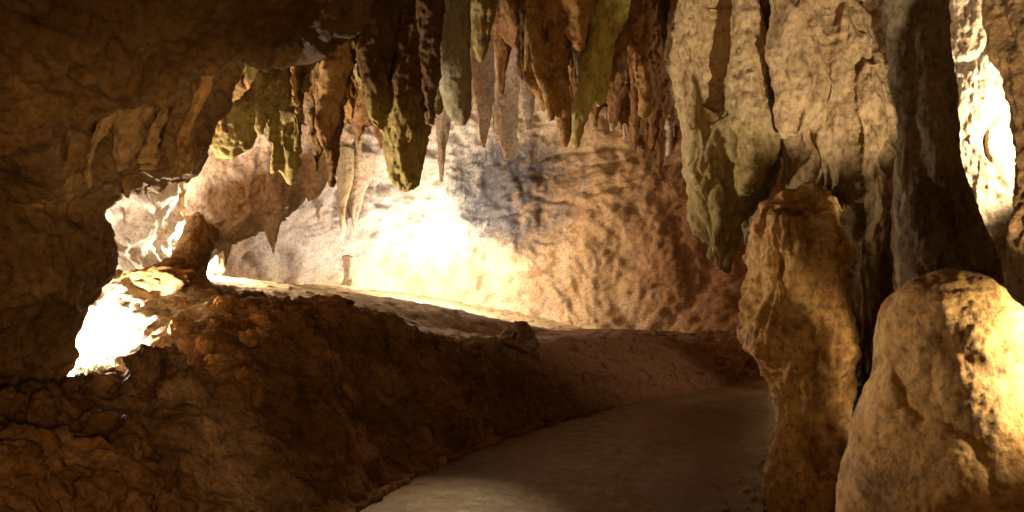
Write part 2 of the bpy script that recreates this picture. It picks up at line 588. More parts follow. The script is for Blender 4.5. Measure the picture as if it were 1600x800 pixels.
def path_mask(X, Y):
    """1 inside the path, falling to 0 over 25 cm outside"""
    t = np.linspace(0, 1, 120)
    tp = np.linspace(0, 1, len(PL))
    l = cr(tp, PL, t)
    r = cr(tp, PR, t)
    poly = np.concatenate([l, r[::-1]])
    x, y = X.ravel(), Y.ravel()
    inside = np.zeros(len(x), bool)
    dist = np.full(len(x), 1e9)
    n = len(poly)
    for i in range(n):
        x1, y1 = poly[i]
        x2, y2 = poly[(i + 1) % n]
        c = ((y1 > y) != (y2 > y)) & (x < (x2 - x1) * (y - y1) / (y2 - y1 + 1e-12) + x1)
        inside ^= c
        dx, dy = x2 - x1, y2 - y1
        tt = np.clip(((x - x1) * dx + (y - y1) * dy) / (dx * dx + dy * dy + 1e-12), 0, 1)
        dist = np.minimum(dist, np.hypot(x - x1 - tt * dx, y - y1 - tt * dy))
    sd = np.where(inside, -dist, dist).reshape(X.shape)
    return sd


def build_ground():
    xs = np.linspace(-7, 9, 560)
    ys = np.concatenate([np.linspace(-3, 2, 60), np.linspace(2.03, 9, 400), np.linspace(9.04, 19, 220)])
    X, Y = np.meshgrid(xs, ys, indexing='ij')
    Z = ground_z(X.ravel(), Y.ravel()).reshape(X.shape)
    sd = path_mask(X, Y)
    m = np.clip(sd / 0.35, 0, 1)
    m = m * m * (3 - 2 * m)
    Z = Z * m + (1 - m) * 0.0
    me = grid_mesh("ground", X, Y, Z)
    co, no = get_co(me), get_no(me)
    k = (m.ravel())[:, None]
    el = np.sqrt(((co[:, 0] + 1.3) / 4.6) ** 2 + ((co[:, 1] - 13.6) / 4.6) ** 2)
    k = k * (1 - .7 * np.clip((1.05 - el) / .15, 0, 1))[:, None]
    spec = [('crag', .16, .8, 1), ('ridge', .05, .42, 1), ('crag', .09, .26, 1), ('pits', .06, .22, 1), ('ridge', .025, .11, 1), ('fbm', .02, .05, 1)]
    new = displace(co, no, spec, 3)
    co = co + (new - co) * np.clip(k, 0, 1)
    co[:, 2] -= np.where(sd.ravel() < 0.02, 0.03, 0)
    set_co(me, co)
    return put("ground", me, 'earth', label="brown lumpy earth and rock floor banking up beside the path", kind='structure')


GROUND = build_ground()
def tree(o):
    me = o.data
    return BVHTree.FromPolygons([v.co for v in me.vertices], [p.vertices for p in me.polygons])
GBVH = tree(GROUND)


def gz(x, y):
    h = GBVH.ray_cast(Vector((x, y, 9)), Vector((0, 0, -1)))
    return h[0].z if h[0] else float(ground_z(x, y)[0])



def build_path():
    t = np.linspace(0, 1, 420)
    tp = np.linspace(0, 1, len(PL))
    l, r = cr(tp, PL, t), cr(tp, PR, t)
    s = np.linspace(0, 1, 110)
    X = l[:, None, 0] * (1 - s) + r[:, None, 0] * s
    Y = l[:, None, 1] * (1 - s) + r[:, None, 1] * s
    p = np.stack([X.ravel(), Y.ravel(), np.zeros(X.size)], 1)
    Z = (0.012 + 0.010 * fbm(p / 0.9, 3, .5, 5) + 0.006 * fbm(p / 0.16, 3, .5, 8)).reshape(X.shape)
    return put("path", grid_mesh("path", X, Y, Z), 'path', label="worn damp concrete path curving right between the rocks", kind='structure')


build_path()

# ------------------------------------------------------------------ cave walls and ceiling
PLAN = [(-3.9, 3.0), (-4.3, 5.0), (-4.25, 7.0), (-4.1, 9.0), (-4.1, 11.0), (-4.25, 13.0), (-3.4, 14.7), (-2.0, 15.8), (-.5, 16.3), (1.0, 16.2), (2.4, 15.6), (3.7, 14.9),
        (5.2, 14.4), (7.0, 13.4), (8.2, 11.5), (8.4, 8.5), (7.0, 5.0), (6.6, 0.0), (6.6, -3.0)]


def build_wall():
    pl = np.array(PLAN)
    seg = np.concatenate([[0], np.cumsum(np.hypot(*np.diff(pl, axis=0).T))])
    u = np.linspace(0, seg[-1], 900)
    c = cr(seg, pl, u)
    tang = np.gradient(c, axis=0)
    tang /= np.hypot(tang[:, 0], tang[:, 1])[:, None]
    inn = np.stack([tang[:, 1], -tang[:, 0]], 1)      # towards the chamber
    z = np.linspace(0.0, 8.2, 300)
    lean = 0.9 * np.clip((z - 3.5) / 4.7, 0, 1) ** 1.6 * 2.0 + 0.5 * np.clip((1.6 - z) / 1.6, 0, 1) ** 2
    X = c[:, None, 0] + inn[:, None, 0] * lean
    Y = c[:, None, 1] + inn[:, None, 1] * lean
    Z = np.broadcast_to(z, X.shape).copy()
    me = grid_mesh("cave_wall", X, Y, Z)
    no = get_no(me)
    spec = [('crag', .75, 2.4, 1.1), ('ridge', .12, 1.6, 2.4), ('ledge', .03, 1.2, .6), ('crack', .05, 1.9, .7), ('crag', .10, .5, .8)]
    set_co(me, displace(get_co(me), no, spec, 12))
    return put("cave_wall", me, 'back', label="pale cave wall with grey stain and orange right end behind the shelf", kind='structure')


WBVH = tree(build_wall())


def wall_depth(px, py):
    h = WBVH.ray_cast(P(px, py, 10.5), (P(px, py, 12) - P(px, py, 10.5)).normalized())
    return h[0].y if h[0] else 15.0


CZ = [(x, y, 4.35) for x in (-1, 1, 3, 5) for y in (-3, 1, 4, 6.5)] + [(x, 8.3, 4.6) for x in (-1, 1, 3, 5)] + [(x, 10, 5.6) for x in (-3, -1, 1, 3, 5, 7)] + \
     [(x, 12, 7.3) for x in (-5, -2, 1, 4, 7)] + [(x, 17, 7.7) for x in (-5, -1, 3, 8)] + [(-3, 3, 3.4), (-3, 6, 3.9), (-4.5, 5, 3.2), (-6, 8, 4), (-3, 0, 3.0), (-5, -3, 3), (8, 2, 4), (9, 8, 5)]
ceil_z = tps(CZ, 2e-3)


def build_ceiling():
    xs = np.linspace(-7, 9.5, 380)
    ys = np.linspace(-3, 18, 460)
    X, Y = np.meshgrid(xs, ys, indexing='ij')
    Z = ceil_z(X.ravel(), Y.ravel()).reshape(X.shape)
    me = grid_mesh("cave_ceiling", X, Y, Z)
    no = -get_no(me)
    spec = [('fbm', .20, 1.6, 1), ('ridge', .16, .6, 1), ('knob', .10, .30, 1), ('pits', .10, .35, 1)]
    set_co(me, displace(get_co(me), no, spec, 21))
    return put("cave_ceiling", me, 'brown', label="rough brown cave ceiling above the stalactites", kind='structure')


build_ceiling()

ROCKY = [('fbm', .16, .9, 1), ('ridge', .10, .42, 1), ('knob', .05, .20, 1), ('pits', .07, .26, 1), ('fbm', .03, .08, 1)]
# left wall
me = body("cave_wall", [profile([(-160, -600, 430), (0, -600, 400), (100, -600, 350), (200, -600, 305), (260, -600, 285), (284, -600, 222), (308, -600, 176), (360, -600, 186), (430, -600, 182),
                                 (480, -600, 150), (540, -600, 122), (590, -600, 104), (640, -600, 62), (720, -600, 30), (850, -600, -10)], 4.7, k=.6, bmax=.75, step=.05, nseg=64)],
          .020, [('fbm', .16, 1.0, 1), ('ridge', .09, .42, 1.3), ('knob', .04, .16, 1.2), ('pits', .10, .24, 1.6), ('fbm', .03, .07, 1)], 31, 3)
put("cave_wall", me, 'brown', label="brown pitted rock wall along the left edge hiding the recess lamp", kind='structure')
me = body("cave_ceiling", [profile([(-250, -700, 720), (-100, -700, 610), (0, -700, 535), (50, -700, 375), (110, -700, 205), (150, -700, 120), (190, -700, 52), (260, -700, -40), (350, -700, -90), (800, -700, -160)],
                                   2.9, k=.5, bmax=.55, step=.05, nseg=64)],
          .020, [('fbm', .16, .8, 1), ('ridge', .12, .4, 1), ('fbm', .05, .16, 1), ('pits', .05, .14, 1), ('fbm', .015, .05, 1)], 33, 4)
put("cave_ceiling", me, 'brown', label="low brown overhang of ceiling rock in the upper left corner", kind='structure')

# ------------------------------------------------------------------ hanging formations
STAL = [('fbm', .06, .40, 1.8), ('ridge', .045, .18, 2.4), ('fbm', .03, .11, 1.2), ('pits', .035, .12, 1.3), ('ridge', .010, .06, 1), ('fbm', .008, .03, 1)]
THIN = [('fbm', .045, .30, 1.8), ('ridge', .022, .12, 2.4), ('fbm', .018, .09, .9), ('fbm', .007, .03, 1)]


def hang(name, cat, label, mat, d, rows, k=.9, extra=(), spec=STAL, seed=1, vox=.012, group="stalactites hanging in the foreground", relaxn=2, attach=True, bmax=None, sat=0):
    x, y = P((rows[0][1] + rows[0][2]) / 2, 0, d)[:2]
    top = float(ceil_z(x, y)[0]) + .25 if attach else None
    pr = [profile(rows, d, k, top=top, bmax=bmax)]
    rs = random.Random(seed)
    for q in range(sat):
        l0, r0, yb = rows[1][1], rows[1][2], rows[-1][0]
        cx = rs.uniform(l0 - 6, r0 + 6)
        ye = max(30, yb * rs.uniform(.3, .85))
        wq = (r0 - l0) * rs.uniform(.10, .24)
        lean = rs.uniform(-6, 6)
        pr.append(profile([(-40, cx - wq * 1.2, cx + wq * 1.2), (ye * .5, cx - wq + lean * .4, cx + wq + lean * .4), (ye * .85, cx - wq * .55 + lean, cx + wq * .55 + lean), (ye, cx - 3 + lean, cx + 3 + lean)],
                          d + rs.uniform(-.25, .25), k))
    for e in extra:
        pr.append(profile(e[1], e[0], k, bmax=bmax))
    me = body(name, pr, vox, spec, seed, relaxn)
    co = get_co(me)
    i = co[:, 2].argmax()
    org = (float(co[:, 0].mean()), float(co[:, 1].mean()), float(co[i, 2]))
    return put(name, me, mat, label, cat, group, origin=org)


# dark masses that the stalactites grow from
hang("rock_mass", "rock mass", "dark brown ragged rock mass with small dripping tips behind the thick olive stalactite", 'rust', 8.3,
     [(-60, 430, 700), (40, 462, 694), (100, 492, 660), (150, 515, 622), (180, 528, 604), (194, 545, 590)],
     extra=[(8.2, [(150, 518, 548), (190, 524, 540), (212, 530, 534)]), (8.3, [(150, 545, 575), (200, 551, 568), (226, 558, 562)]), (8.1, [(140, 574, 612), (190, 582, 606), (232, 592, 598)]),
            (8.2, [(120, 655, 690), (160, 664, 686), (190, 672, 682)])],
     sat=7, seed=81, group=None, spec=[('fbm', .10, .5, 1.6), ('ridge', .06, .22, 2.2), ('knob', .04, .14, 1.3), ('fbm', .012, .04, 1)], bmax=.4)
hang("rock_mass", "rock mass", "dark ragged rock mass behind the yellow brown cluster of stalactites", 'rust', 8.6,
     [(-60, 785, 1060), (20, 800, 1050), (60, 836, 1046), (110, 850, 1042), (150, 862, 945), (175, 872, 900)],
     extra=[(8.5, [(0, 788, 824), (40, 790, 822), (66, 798, 815)]), (8.5, [(120, 936, 966), (170, 946, 962), (196, 951, 957)]), (8.5, [(90, 905, 950), (160, 915, 946), (200, 925, 938)])],
     sat=8, seed=82, group=None, spec=[('fbm', .10, .5, 1.6), ('ridge', .06, .22, 2.2), ('knob', .04, .14, 1.3), ('fbm', .012, .04, 1)], bmax=.4)
hang("rock_mass", "rock mass", "dark brown rock mass filling the roof between left wall and the stalactites", 'brown', 6.9,
     [(-60, 230, 560), (40, 250, 545), (90, 268, 520), (120, 285, 480), (150, 300, 440), (170, 315, 400)],
     extra=[(6.6, [(-40, 415, 480), (0, 420, 465), (40, 400, 440), (75, 380, 420), (110, 360, 400)])],
     sat=6, seed=83, group=None, spec=[('fbm', .10, .5, 1.4), ('ridge', .08, .26, 1.8), ('knob', .05, .14, 1.3), ('pits', .06, .2, 1), ('fbm', .012, .04, 1)], bmax=.45, vox=.014)

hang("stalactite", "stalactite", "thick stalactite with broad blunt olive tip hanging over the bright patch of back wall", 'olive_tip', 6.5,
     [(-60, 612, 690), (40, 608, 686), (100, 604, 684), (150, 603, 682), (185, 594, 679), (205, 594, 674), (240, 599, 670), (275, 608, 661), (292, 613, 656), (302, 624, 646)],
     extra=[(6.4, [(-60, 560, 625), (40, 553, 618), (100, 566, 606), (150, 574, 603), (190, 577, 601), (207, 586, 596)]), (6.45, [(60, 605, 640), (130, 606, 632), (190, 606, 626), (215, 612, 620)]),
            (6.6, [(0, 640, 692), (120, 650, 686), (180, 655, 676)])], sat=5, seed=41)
hang("stalactite", "stalactite", "smooth grey green stalactite with rounded tip right of the thick olive one", 'grey', 7.0,
     [(-60, 682, 742), (40, 686, 737), (100, 684, 737), (150, 688, 737), (180, 699, 735), (197, 716, 728)], seed=42,
     spec=[('fbm', .03, .35, 1.8), ('ridge', .012, .17, 2.6), ('knob', .012, .12, 1.2), ('fbm', .008, .04, 1)])
hang("stalactite", "stalactite", "short olive stalactite tucked against the grey green one", 'olive', 7.3,
     [(-60, 726, 782), (30, 732, 775), (60, 737, 767), (80, 741, 763), (97, 747, 756)], sat=2, seed=43, spec=THIN)
hang("stalactite", "stalactite", "short dark reddish stalactite pointing down at the pale grey one", 'rust', 9.0,
     [(-60, 760, 812), (30, 764, 806), (70, 769, 802), (100, 774, 794), (147, 780, 786)], seed=44, spec=THIN)
hang("stalactite", "stalactite", "long pale grey stalactite standing out against the dark wall stain", 'pink', 10.0,
     [(-60, 764, 826), (60, 772, 818), (120, 773, 812), (160, 774, 811), (215, 779, 807), (247, 789, 801)], seed=45, spec=THIN)
hang("stalactite", "stalactite", "crooked thin brown stalactite at the left end of the yellow brown cluster", 'amber', 7.2,
     [(-60, 810, 846), (60, 814, 842), (90, 815, 838), (130, 822, 850), (160, 838, 857), (176, 845, 852)], sat=2, seed=46, spec=THIN)
hang("stalactite", "stalactite", "long tapering brown stalactite with twin ribs beside the yellow green one", 'amber', 6.9,
     [(-60, 842, 890), (60, 850, 887), (140, 860, 889), (200, 872, 893), (230, 881, 890)],
     extra=[(6.85, [(-60, 816, 852), (50, 822, 850), (110, 833, 860), (150, 848, 868), (188, 858, 867)])], sat=3, seed=47, spec=THIN)
hang("stalactite", "stalactite", "yellow green stalactite with wide top narrowing to a slanting point", 'yellow', 6.7,
     [(-60, 915, 990), (30, 922, 982), (60, 920, 966), (90, 909, 944), (140, 897, 932), (185, 893, 920), (229, 894, 904)],
     extra=[(6.8, [(20, 925, 965), (90, 922, 958), (130, 928, 952), (160, 934, 944)]), (6.65, [(-40, 950, 990), (20, 950, 984), (50, 950, 968), (70, 950, 958)])], sat=2, seed=48, spec=THIN)
hang("stalactite", "stalactite", "stubby brown stalactite in front of the yellow brown cluster", 'amber', 6.4,
     [(-60, 858, 926), (0, 866, 922), (25, 880, 919), (60, 887, 915), (82, 899, 909)], sat=2, seed=49, spec=THIN)
hang("stalactite", "stalactite", "broad dark brown stalactite between yellow green one and big cream column", 'rust', 8.1,
     [(-60, 945, 1060), (80, 952, 1052), (130, 955, 1048), (180, 965, 1040), (220, 985, 1032), (262, 1004, 1018)],
     extra=[(8.0, [(60, 948, 985), (150, 955, 980), (205, 968, 976)]), (8.0, [(100, 1015, 1052), (200, 1022, 1046), (285, 1030, 1036)]), (8.0, [(100, 975, 1012), (190, 982, 1005), (240, 990, 996)])], sat=6, seed=50)
hang("stalactite", "stalactite", "long dark stalactite with olive streaks ending above the lit slope", 'brown', 7.0,
     [(-60, 468, 556), (60, 478, 550), (150, 488, 541), (220, 500, 533), (270, 510, 527), (292, 516, 522)],
     extra=[(6.9, [(60, 478, 512), (150, 478, 508), (210, 482, 505), (260, 488, 500), (272, 491, 496)])], sat=5, seed=52)
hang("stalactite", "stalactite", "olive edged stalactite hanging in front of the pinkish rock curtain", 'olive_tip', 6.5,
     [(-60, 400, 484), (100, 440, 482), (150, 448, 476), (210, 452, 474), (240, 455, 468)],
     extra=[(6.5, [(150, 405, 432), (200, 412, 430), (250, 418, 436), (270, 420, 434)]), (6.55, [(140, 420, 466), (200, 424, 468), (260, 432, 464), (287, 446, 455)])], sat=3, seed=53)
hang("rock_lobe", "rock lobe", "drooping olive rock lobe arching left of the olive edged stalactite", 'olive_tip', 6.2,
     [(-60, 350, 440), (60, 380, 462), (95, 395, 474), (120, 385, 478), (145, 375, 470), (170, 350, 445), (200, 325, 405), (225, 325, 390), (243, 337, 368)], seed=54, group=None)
hang("stalactite", "stalactite", "leaning yellow brown stalactite along the edge of the left wall", 'amber', 4.5,
     [(-60, 300, 345), (50, 318, 342), (75, 318, 340), (110, 312, 337), (140, 300, 328), (190, 282, 308), (240, 268, 296), (279, 277, 285)], seed=55, spec=THIN)
for k, (mat, dd, rows, lab) in enumerate([
        ('olive', 4.3, [(-80, 440, 500), (0, 432, 470), (40, 412, 446), (75, 396, 424), (110, 386, 402), (124, 390, 396)], "olive rib slanting down from the roof above the drooping rock lobe"),
        ('brown', 4.12, [(70, 218, 262), (130, 208, 246), (190, 190, 226), (240, 180, 206), (268, 184, 194)], "brown rib leaning left on the upper left wall, middle one of three"),
        ('brown', 4.28, [(60, 258, 296), (120, 246, 280), (190, 232, 262), (240, 222, 246), (276, 226, 236)], "brown rib leaning left on the upper left wall, nearest the leaning yellow brown stalactite"),
        ('brown', 4.03, [(110, 160, 206), (170, 148, 190), (230, 132, 168), (275, 126, 150), (300, 132, 142)], "brown rib leaning left on the upper left wall, nearest the picture's left edge"),
        ('amber', 5.6, [(-60, 505, 560), (40, 508, 550), (110, 506, 540), (170, 500, 528), (215, 500, 518), (236, 505, 511)], "long amber brown stalactite squeezed beside the long dark olive streaked one"),
        ('brown', 5.8, [(-60, 365, 420), (30, 362, 402), (80, 350, 385), (130, 345, 368), (160, 350, 358)], "short brown stalactite between the slanting olive rib and the leaning yellow brown one")]):
    hang("stalactite", "stalactite", lab, mat, dd, rows, seed=150 + k, spec=STAL, attach=(k in (0, 4, 5)), sat=1 if k > 3 else 0)
rq = random.Random(9)
for k in range(20):
    x0 = 485 + k * 22 if k < 10 else 822 + (k - 10) * 23
    x0, y0 = x0 + rq.uniform(-9, 9), rq.uniform(40, 120)
    hh, ww = rq.uniform(40, 95), rq.uniform(10, 20)
    ln = rq.uniform(-8, 8)
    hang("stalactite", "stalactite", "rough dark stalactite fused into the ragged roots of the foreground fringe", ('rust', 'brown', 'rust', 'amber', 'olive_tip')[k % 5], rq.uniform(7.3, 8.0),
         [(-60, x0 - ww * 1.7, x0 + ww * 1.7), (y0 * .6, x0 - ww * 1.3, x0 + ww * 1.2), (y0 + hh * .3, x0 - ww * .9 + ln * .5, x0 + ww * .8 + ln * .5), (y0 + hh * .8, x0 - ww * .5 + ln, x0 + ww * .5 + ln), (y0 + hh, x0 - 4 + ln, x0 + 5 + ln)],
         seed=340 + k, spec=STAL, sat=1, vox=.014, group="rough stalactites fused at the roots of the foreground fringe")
rq = random.Random(5)
for k in range(14):
    x0, y0 = 300 + k * 18 + rq.uniform(-8, 8), rq.uniform(40, 110)
    hh, ww = rq.uniform(50, 125), rq.uniform(9, 17)
    ln = rq.uniform(-16, 6)
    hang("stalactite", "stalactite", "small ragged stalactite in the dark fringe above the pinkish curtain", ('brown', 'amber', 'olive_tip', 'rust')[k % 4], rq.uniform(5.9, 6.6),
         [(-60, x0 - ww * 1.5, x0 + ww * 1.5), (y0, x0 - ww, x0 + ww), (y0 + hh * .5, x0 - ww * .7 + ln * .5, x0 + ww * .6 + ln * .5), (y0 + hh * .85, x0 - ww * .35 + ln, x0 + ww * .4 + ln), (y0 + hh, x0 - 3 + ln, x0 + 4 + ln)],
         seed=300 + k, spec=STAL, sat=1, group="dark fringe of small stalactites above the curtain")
for k, (x0, y0, hh, ww, dd, lab) in enumerate([
        (255, 265, 40, 26, 5.3, "short brown tip at the hem of left wall, nearest the leaning yellow brown stalactite"),
        (228, 272, 34, 22, 5.1, "short brown tip at the hem of left wall, second from the leaning stalactite"),
        (200, 282, 26, 24, 5.0, "short brown tip at the hem of left wall, furthest from the leaning stalactite")]):
    hang("stalactite", "stalactite", lab, 'brown', dd, [(y0 - 160, x0 - ww, x0 + ww), (y0 - 50, x0 - ww, x0 + ww), (y0, x0 - ww * .7, x0 + ww * .6), (y0 + hh * .6, x0 - ww * .3, x0 + ww * .3), (y0 + hh, x0 - 4, x0 + 4)],
         seed=90 + k, attach=False, spec=THIN)
hang("rock_curtain", "rock curtain", "pinkish rock curtain with ragged hem hanging over the left bank", 'pink', 8.6,
     [(100, 330, 475), (205, 322, 485), (250, 303, 503), (300, 288, 487), (340, 288, 452), (370, 290, 398), (400, 292, 348), (424, 302, 326)],
     extra=[(8.5, [(290, 400, 470), (345, 408, 447), (370, 414, 438), (398, 423, 428)]), (8.6, [(200, 440, 520), (260, 470, 524), (300, 474, 506), (318, 480, 492)]),
            (8.6, [(300, 360, 410), (360, 366, 392), (384, 374, 382)]), (8.5, [(300, 335, 375), (380, 342, 368), (418, 348, 358)]), (8.6, [(280, 430, 462), (330, 438, 456), (352, 444, 450)])],
     seed=56, spec=[('fbm', .08, .6, 1.5), ('ridge', .04, .28, 2.0), ('knob', .02, .14, 1.3), ('pits', .04, .2, 1.5), ('fbm', .012, .05, 1)], vox=.015, group=None, bmax=.4)
hang("rock_pillar", "pillar", "short rock pillar joining the pinkish curtain to the bank, its shade painted dark brown", 'brown', 7.9,  # dark brown puts the shadow on the curtain's foot into the colour
     [(270, 276, 350, 8.65), (310, 280, 348, 8.5), (345, 282, 344, 8.35), (370, 276, 343, 8.2), (395, 264, 332, 8.05), (425, 246, 322, 7.9), (455, 226, 338, 7.75), (495, 205, 352, 7.7)],
     extra=[(7.7, [(405, 262, 290), (425, 225, 285), (440, 195, 280), (462, 180, 270)])], spec=[('fbm', .07, .5, 1.6), ('ridge', .03, .25, 2.4), ('fbm', .03, .12, 1), ('fbm', .01, .04, 1)], seed=57, group=None, attach=False)

# small formations against the back wall
FAR = [('fbm', .05, .4, 2.0), ('ridge', .03, .18, 2.6), ('fbm', .012, .06, 1)]
for k, (mat, d, rows, lab) in enumerate([
        ('cream', 14.9, [(230, 522, 556), (280, 526, 552), (310, 528, 544), (340, 529, 539), (367, 531, 535)], "pale pointed stalactite on the back wall, thinner left one of a close pair"),
        ('pink', 15.0, [(240, 536, 590), (290, 541, 574), (325, 545, 566), (350, 549, 560), (368, 553, 557)], "pale pointed stalactite on the back wall, broader right one of a close pair"),
        ('pink', 13.0, [(100, 670, 722), (160, 676, 714), (200, 680, 704), (250, 684, 697), (286, 687, 692)], "long brownish stalactite far back between the thick olive and grey green ones"),
        ('pink', 13.6, [(80, 735, 776), (140, 740, 772), (190, 748, 766), (232, 753, 759)], "pinkish far stalactite left of the long pale grey one"),
        ('pink', 13.6, [(80, 805, 846), (140, 810, 840), (185, 816, 834), (204, 821, 828)], "pinkish far stalactite right of the long pale grey one"),
        ('back', 14.6, [(400, 534, 556), (420, 538, 552), (436, 536, 554), (446, 528, 562)], "slim little stalagmite standing at the foot of the back wall")]):
    nm = "stalagmite" if "stalagmite" in lab else "flowstone" if "flowstone" in lab else "stalactite"
    if rows[0][0] > 110 and nm == 'stalactite':
        d = wall_depth((rows[0][1] + rows[0][2]) / 2, rows[0][0] + 15) - .06
    hang(nm, nm, lab, mat, d, rows, seed=110 + k, attach=(rows[0][0] < 110), spec=FAR, vox=.022, group="small formations against the back wall", bmax=.35)
fr = [hang("stalactite", "stalactite", "small pale stalactite in the fringe high on the far wall", 'pink', 14.0,
           [(-20, 0, 16), (10, 3, 13), (40, 7, 10)], seed=130 + k, attach=False, spec=FAR, vox=.014, group="fringe of small stalactites on the far wall") for k in range(3)]

# right-hand formations
COLM = [('fbm', .09, .60, 1.6), ('ridge', .075, .36, 3.2), ('fbm', .035, .22, 1.2), ('crack', .05, .8, 1.6), ('ridge', .022, .13, 1.2), ('pits', .014, .11, .8), ('fbm', .014, .07, 1), ('fbm', .008, .03, 1)]
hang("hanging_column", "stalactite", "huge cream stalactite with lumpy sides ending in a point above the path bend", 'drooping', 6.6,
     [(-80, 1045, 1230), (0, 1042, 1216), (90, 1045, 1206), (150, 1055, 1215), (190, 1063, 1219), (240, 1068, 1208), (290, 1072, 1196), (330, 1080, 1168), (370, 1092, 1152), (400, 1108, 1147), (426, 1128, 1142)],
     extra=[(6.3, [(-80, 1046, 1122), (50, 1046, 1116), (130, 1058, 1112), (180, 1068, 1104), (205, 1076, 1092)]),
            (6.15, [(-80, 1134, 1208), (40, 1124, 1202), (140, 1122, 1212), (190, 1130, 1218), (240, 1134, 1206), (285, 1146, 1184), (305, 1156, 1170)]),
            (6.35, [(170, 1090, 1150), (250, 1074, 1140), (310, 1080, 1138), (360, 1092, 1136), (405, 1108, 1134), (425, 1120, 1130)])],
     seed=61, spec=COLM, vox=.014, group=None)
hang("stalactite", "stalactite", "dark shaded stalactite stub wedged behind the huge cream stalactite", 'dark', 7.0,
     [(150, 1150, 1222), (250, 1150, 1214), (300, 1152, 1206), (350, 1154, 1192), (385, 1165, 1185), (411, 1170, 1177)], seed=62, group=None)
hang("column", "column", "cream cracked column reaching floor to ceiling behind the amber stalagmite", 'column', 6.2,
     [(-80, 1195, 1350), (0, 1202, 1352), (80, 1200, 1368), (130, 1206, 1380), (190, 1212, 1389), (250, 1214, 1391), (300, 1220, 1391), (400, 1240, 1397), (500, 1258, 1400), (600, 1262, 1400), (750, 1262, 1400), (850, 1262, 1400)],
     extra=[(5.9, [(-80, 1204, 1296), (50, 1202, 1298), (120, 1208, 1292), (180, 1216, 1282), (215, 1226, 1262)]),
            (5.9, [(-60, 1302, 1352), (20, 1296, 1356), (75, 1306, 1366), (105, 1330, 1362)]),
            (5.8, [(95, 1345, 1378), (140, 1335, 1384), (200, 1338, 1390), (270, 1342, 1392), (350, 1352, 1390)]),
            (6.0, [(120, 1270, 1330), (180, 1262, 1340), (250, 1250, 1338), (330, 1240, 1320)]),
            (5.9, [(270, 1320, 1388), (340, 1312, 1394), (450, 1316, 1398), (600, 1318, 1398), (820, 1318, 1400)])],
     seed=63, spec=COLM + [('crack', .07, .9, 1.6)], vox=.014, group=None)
hang("column", "column", "dark grey column leaning right with a second leg beside the bright cleft", 'dark', 6.9,
     [(-80, 1365, 1445), (0, 1370, 1445), (150, 1388, 1450), (300, 1392, 1470), (400, 1398, 1500), (500, 1398, 1530), (820, 1390, 1540)],
     extra=[(6.8, [(-140, 1410, 1480), (0, 1420, 1479), (90, 1420, 1483), (180, 1420, 1498), (250, 1425, 1504), (330, 1450, 1533), (400, 1480, 1557), (450, 1496, 1570), (560, 1510, 1600), (800, 1520, 1610)])],
     seed=64, spec=[('fbm', .08, .7, 2.5), ('ridge', .04, .26, 2.2), ('knob', .015, .16, 1.3), ('fbm', .012, .05, 1)], vox=.014, group=None)
hang("flowstone", "flowstone", "brilliantly lit white flowstone seen through the cleft at right", 'cream', 8.2,
     [(-80, 1460, 1600), (0, 1465, 1600), (200, 1470, 1610), (360, 1480, 1620), (600, 1480, 1640), (760, 1480, 1640)], seed=65, spec=COLM, vox=.018, group=None)
hang("column", "column", "brown column cut off by the right edge of the picture", 'brown', 4.7,
     [(-80, 1540, 1760), (0, 1544, 1760), (60, 1557, 1760), (150, 1569, 1770), (260, 1571, 1770), (370, 1552, 1770), (440, 1565, 1780), (520, 1580, 1790), (600, 1600, 1800), (900, 1640, 1820)],
     seed=66, spec=COLM, vox=.012, group=None)
hang("stalagmite", "stalagmite", "tall amber stalagmite with flat top rising beside the path", 'amber', 5.0,
     [(288, 1268, 1300), (297, 1248, 1312), (316, 1212, 1320), (350, 1188, 1338), (400, 1174, 1344), (460, 1166, 1346), (520, 1150, 1346), (560, 1160, 1345), (620, 1190, 1344), (690, 1206, 1346), (800, 1214, 1352), (830, 1212, 1356)],
     extra=[(4.85, [(310, 1282, 1326), (360, 1272, 1336), (430, 1276, 1340), (500, 1284, 1338), (540, 1296, 1326)]), (4.8, [(330, 1196, 1262), (400, 1184, 1270), (470, 1180, 1256), (530, 1166, 1232), (580, 1190, 1222)])],
     seed=67, spec=[('fbm', .10, .5, 1.5), ('ridge', .07, .28, 2.4), ('fbm', .04, .15, 1.2), ('pits', .05, .16, 1.3), ('ridge', .015, .08, 1), ('fbm', .010, .035, 1)], vox=.011, group=None, attach=False)
hang("stalagmite", "stalagmite", "fat knobbly dome shaped stalagmite lit from the right in the near corner", 'amber', 3.7,
     [(428, 1465, 1495), (440, 1420, 1545), (465, 1394, 1577), (510, 1370, 1622), (580, 1361, 1652), (620, 1346, 1668), (700, 1326, 1685), (800, 1314, 1705), (940, 1300, 1725)],
     seed=68, spec=[('fbm', .05, .6, 1.2), ('knob', .055, .36, 1.0), ('fbm', .010, .16, 1.0), ('fbm', .006, .06, 1), ('fbm', .004, .025, 1)], vox=.009, group=None, attach=False)


# ------------------------------------------------------------------ loose rocks
def rock_mesh(name, r, seed, sub=5, spec=None):
    bm = bmesh.new()
    bmesh.ops.create_icosphere(bm, subdivisions=sub, radius=r)
    me = bpy.data.meshes.new(name)
    bm.to_mesh(me)
    bm.free()
    set_co(me, displace(get_co(me), get_no(me), spec or [('fbm', .6 * r, 1.3 * r, 1), ('ridge', .32 * r, .8 * r, 1), ('fbm', .22 * r, .4 * r, 1), ('ridge', .06 * r, .16 * r, 1)], seed))
    return me


def rest(o, px, py, d, sink=.0):
    p = P(px, py, d)
    o.location = (p.x, p.y, gz(p.x, p.y) + sink)


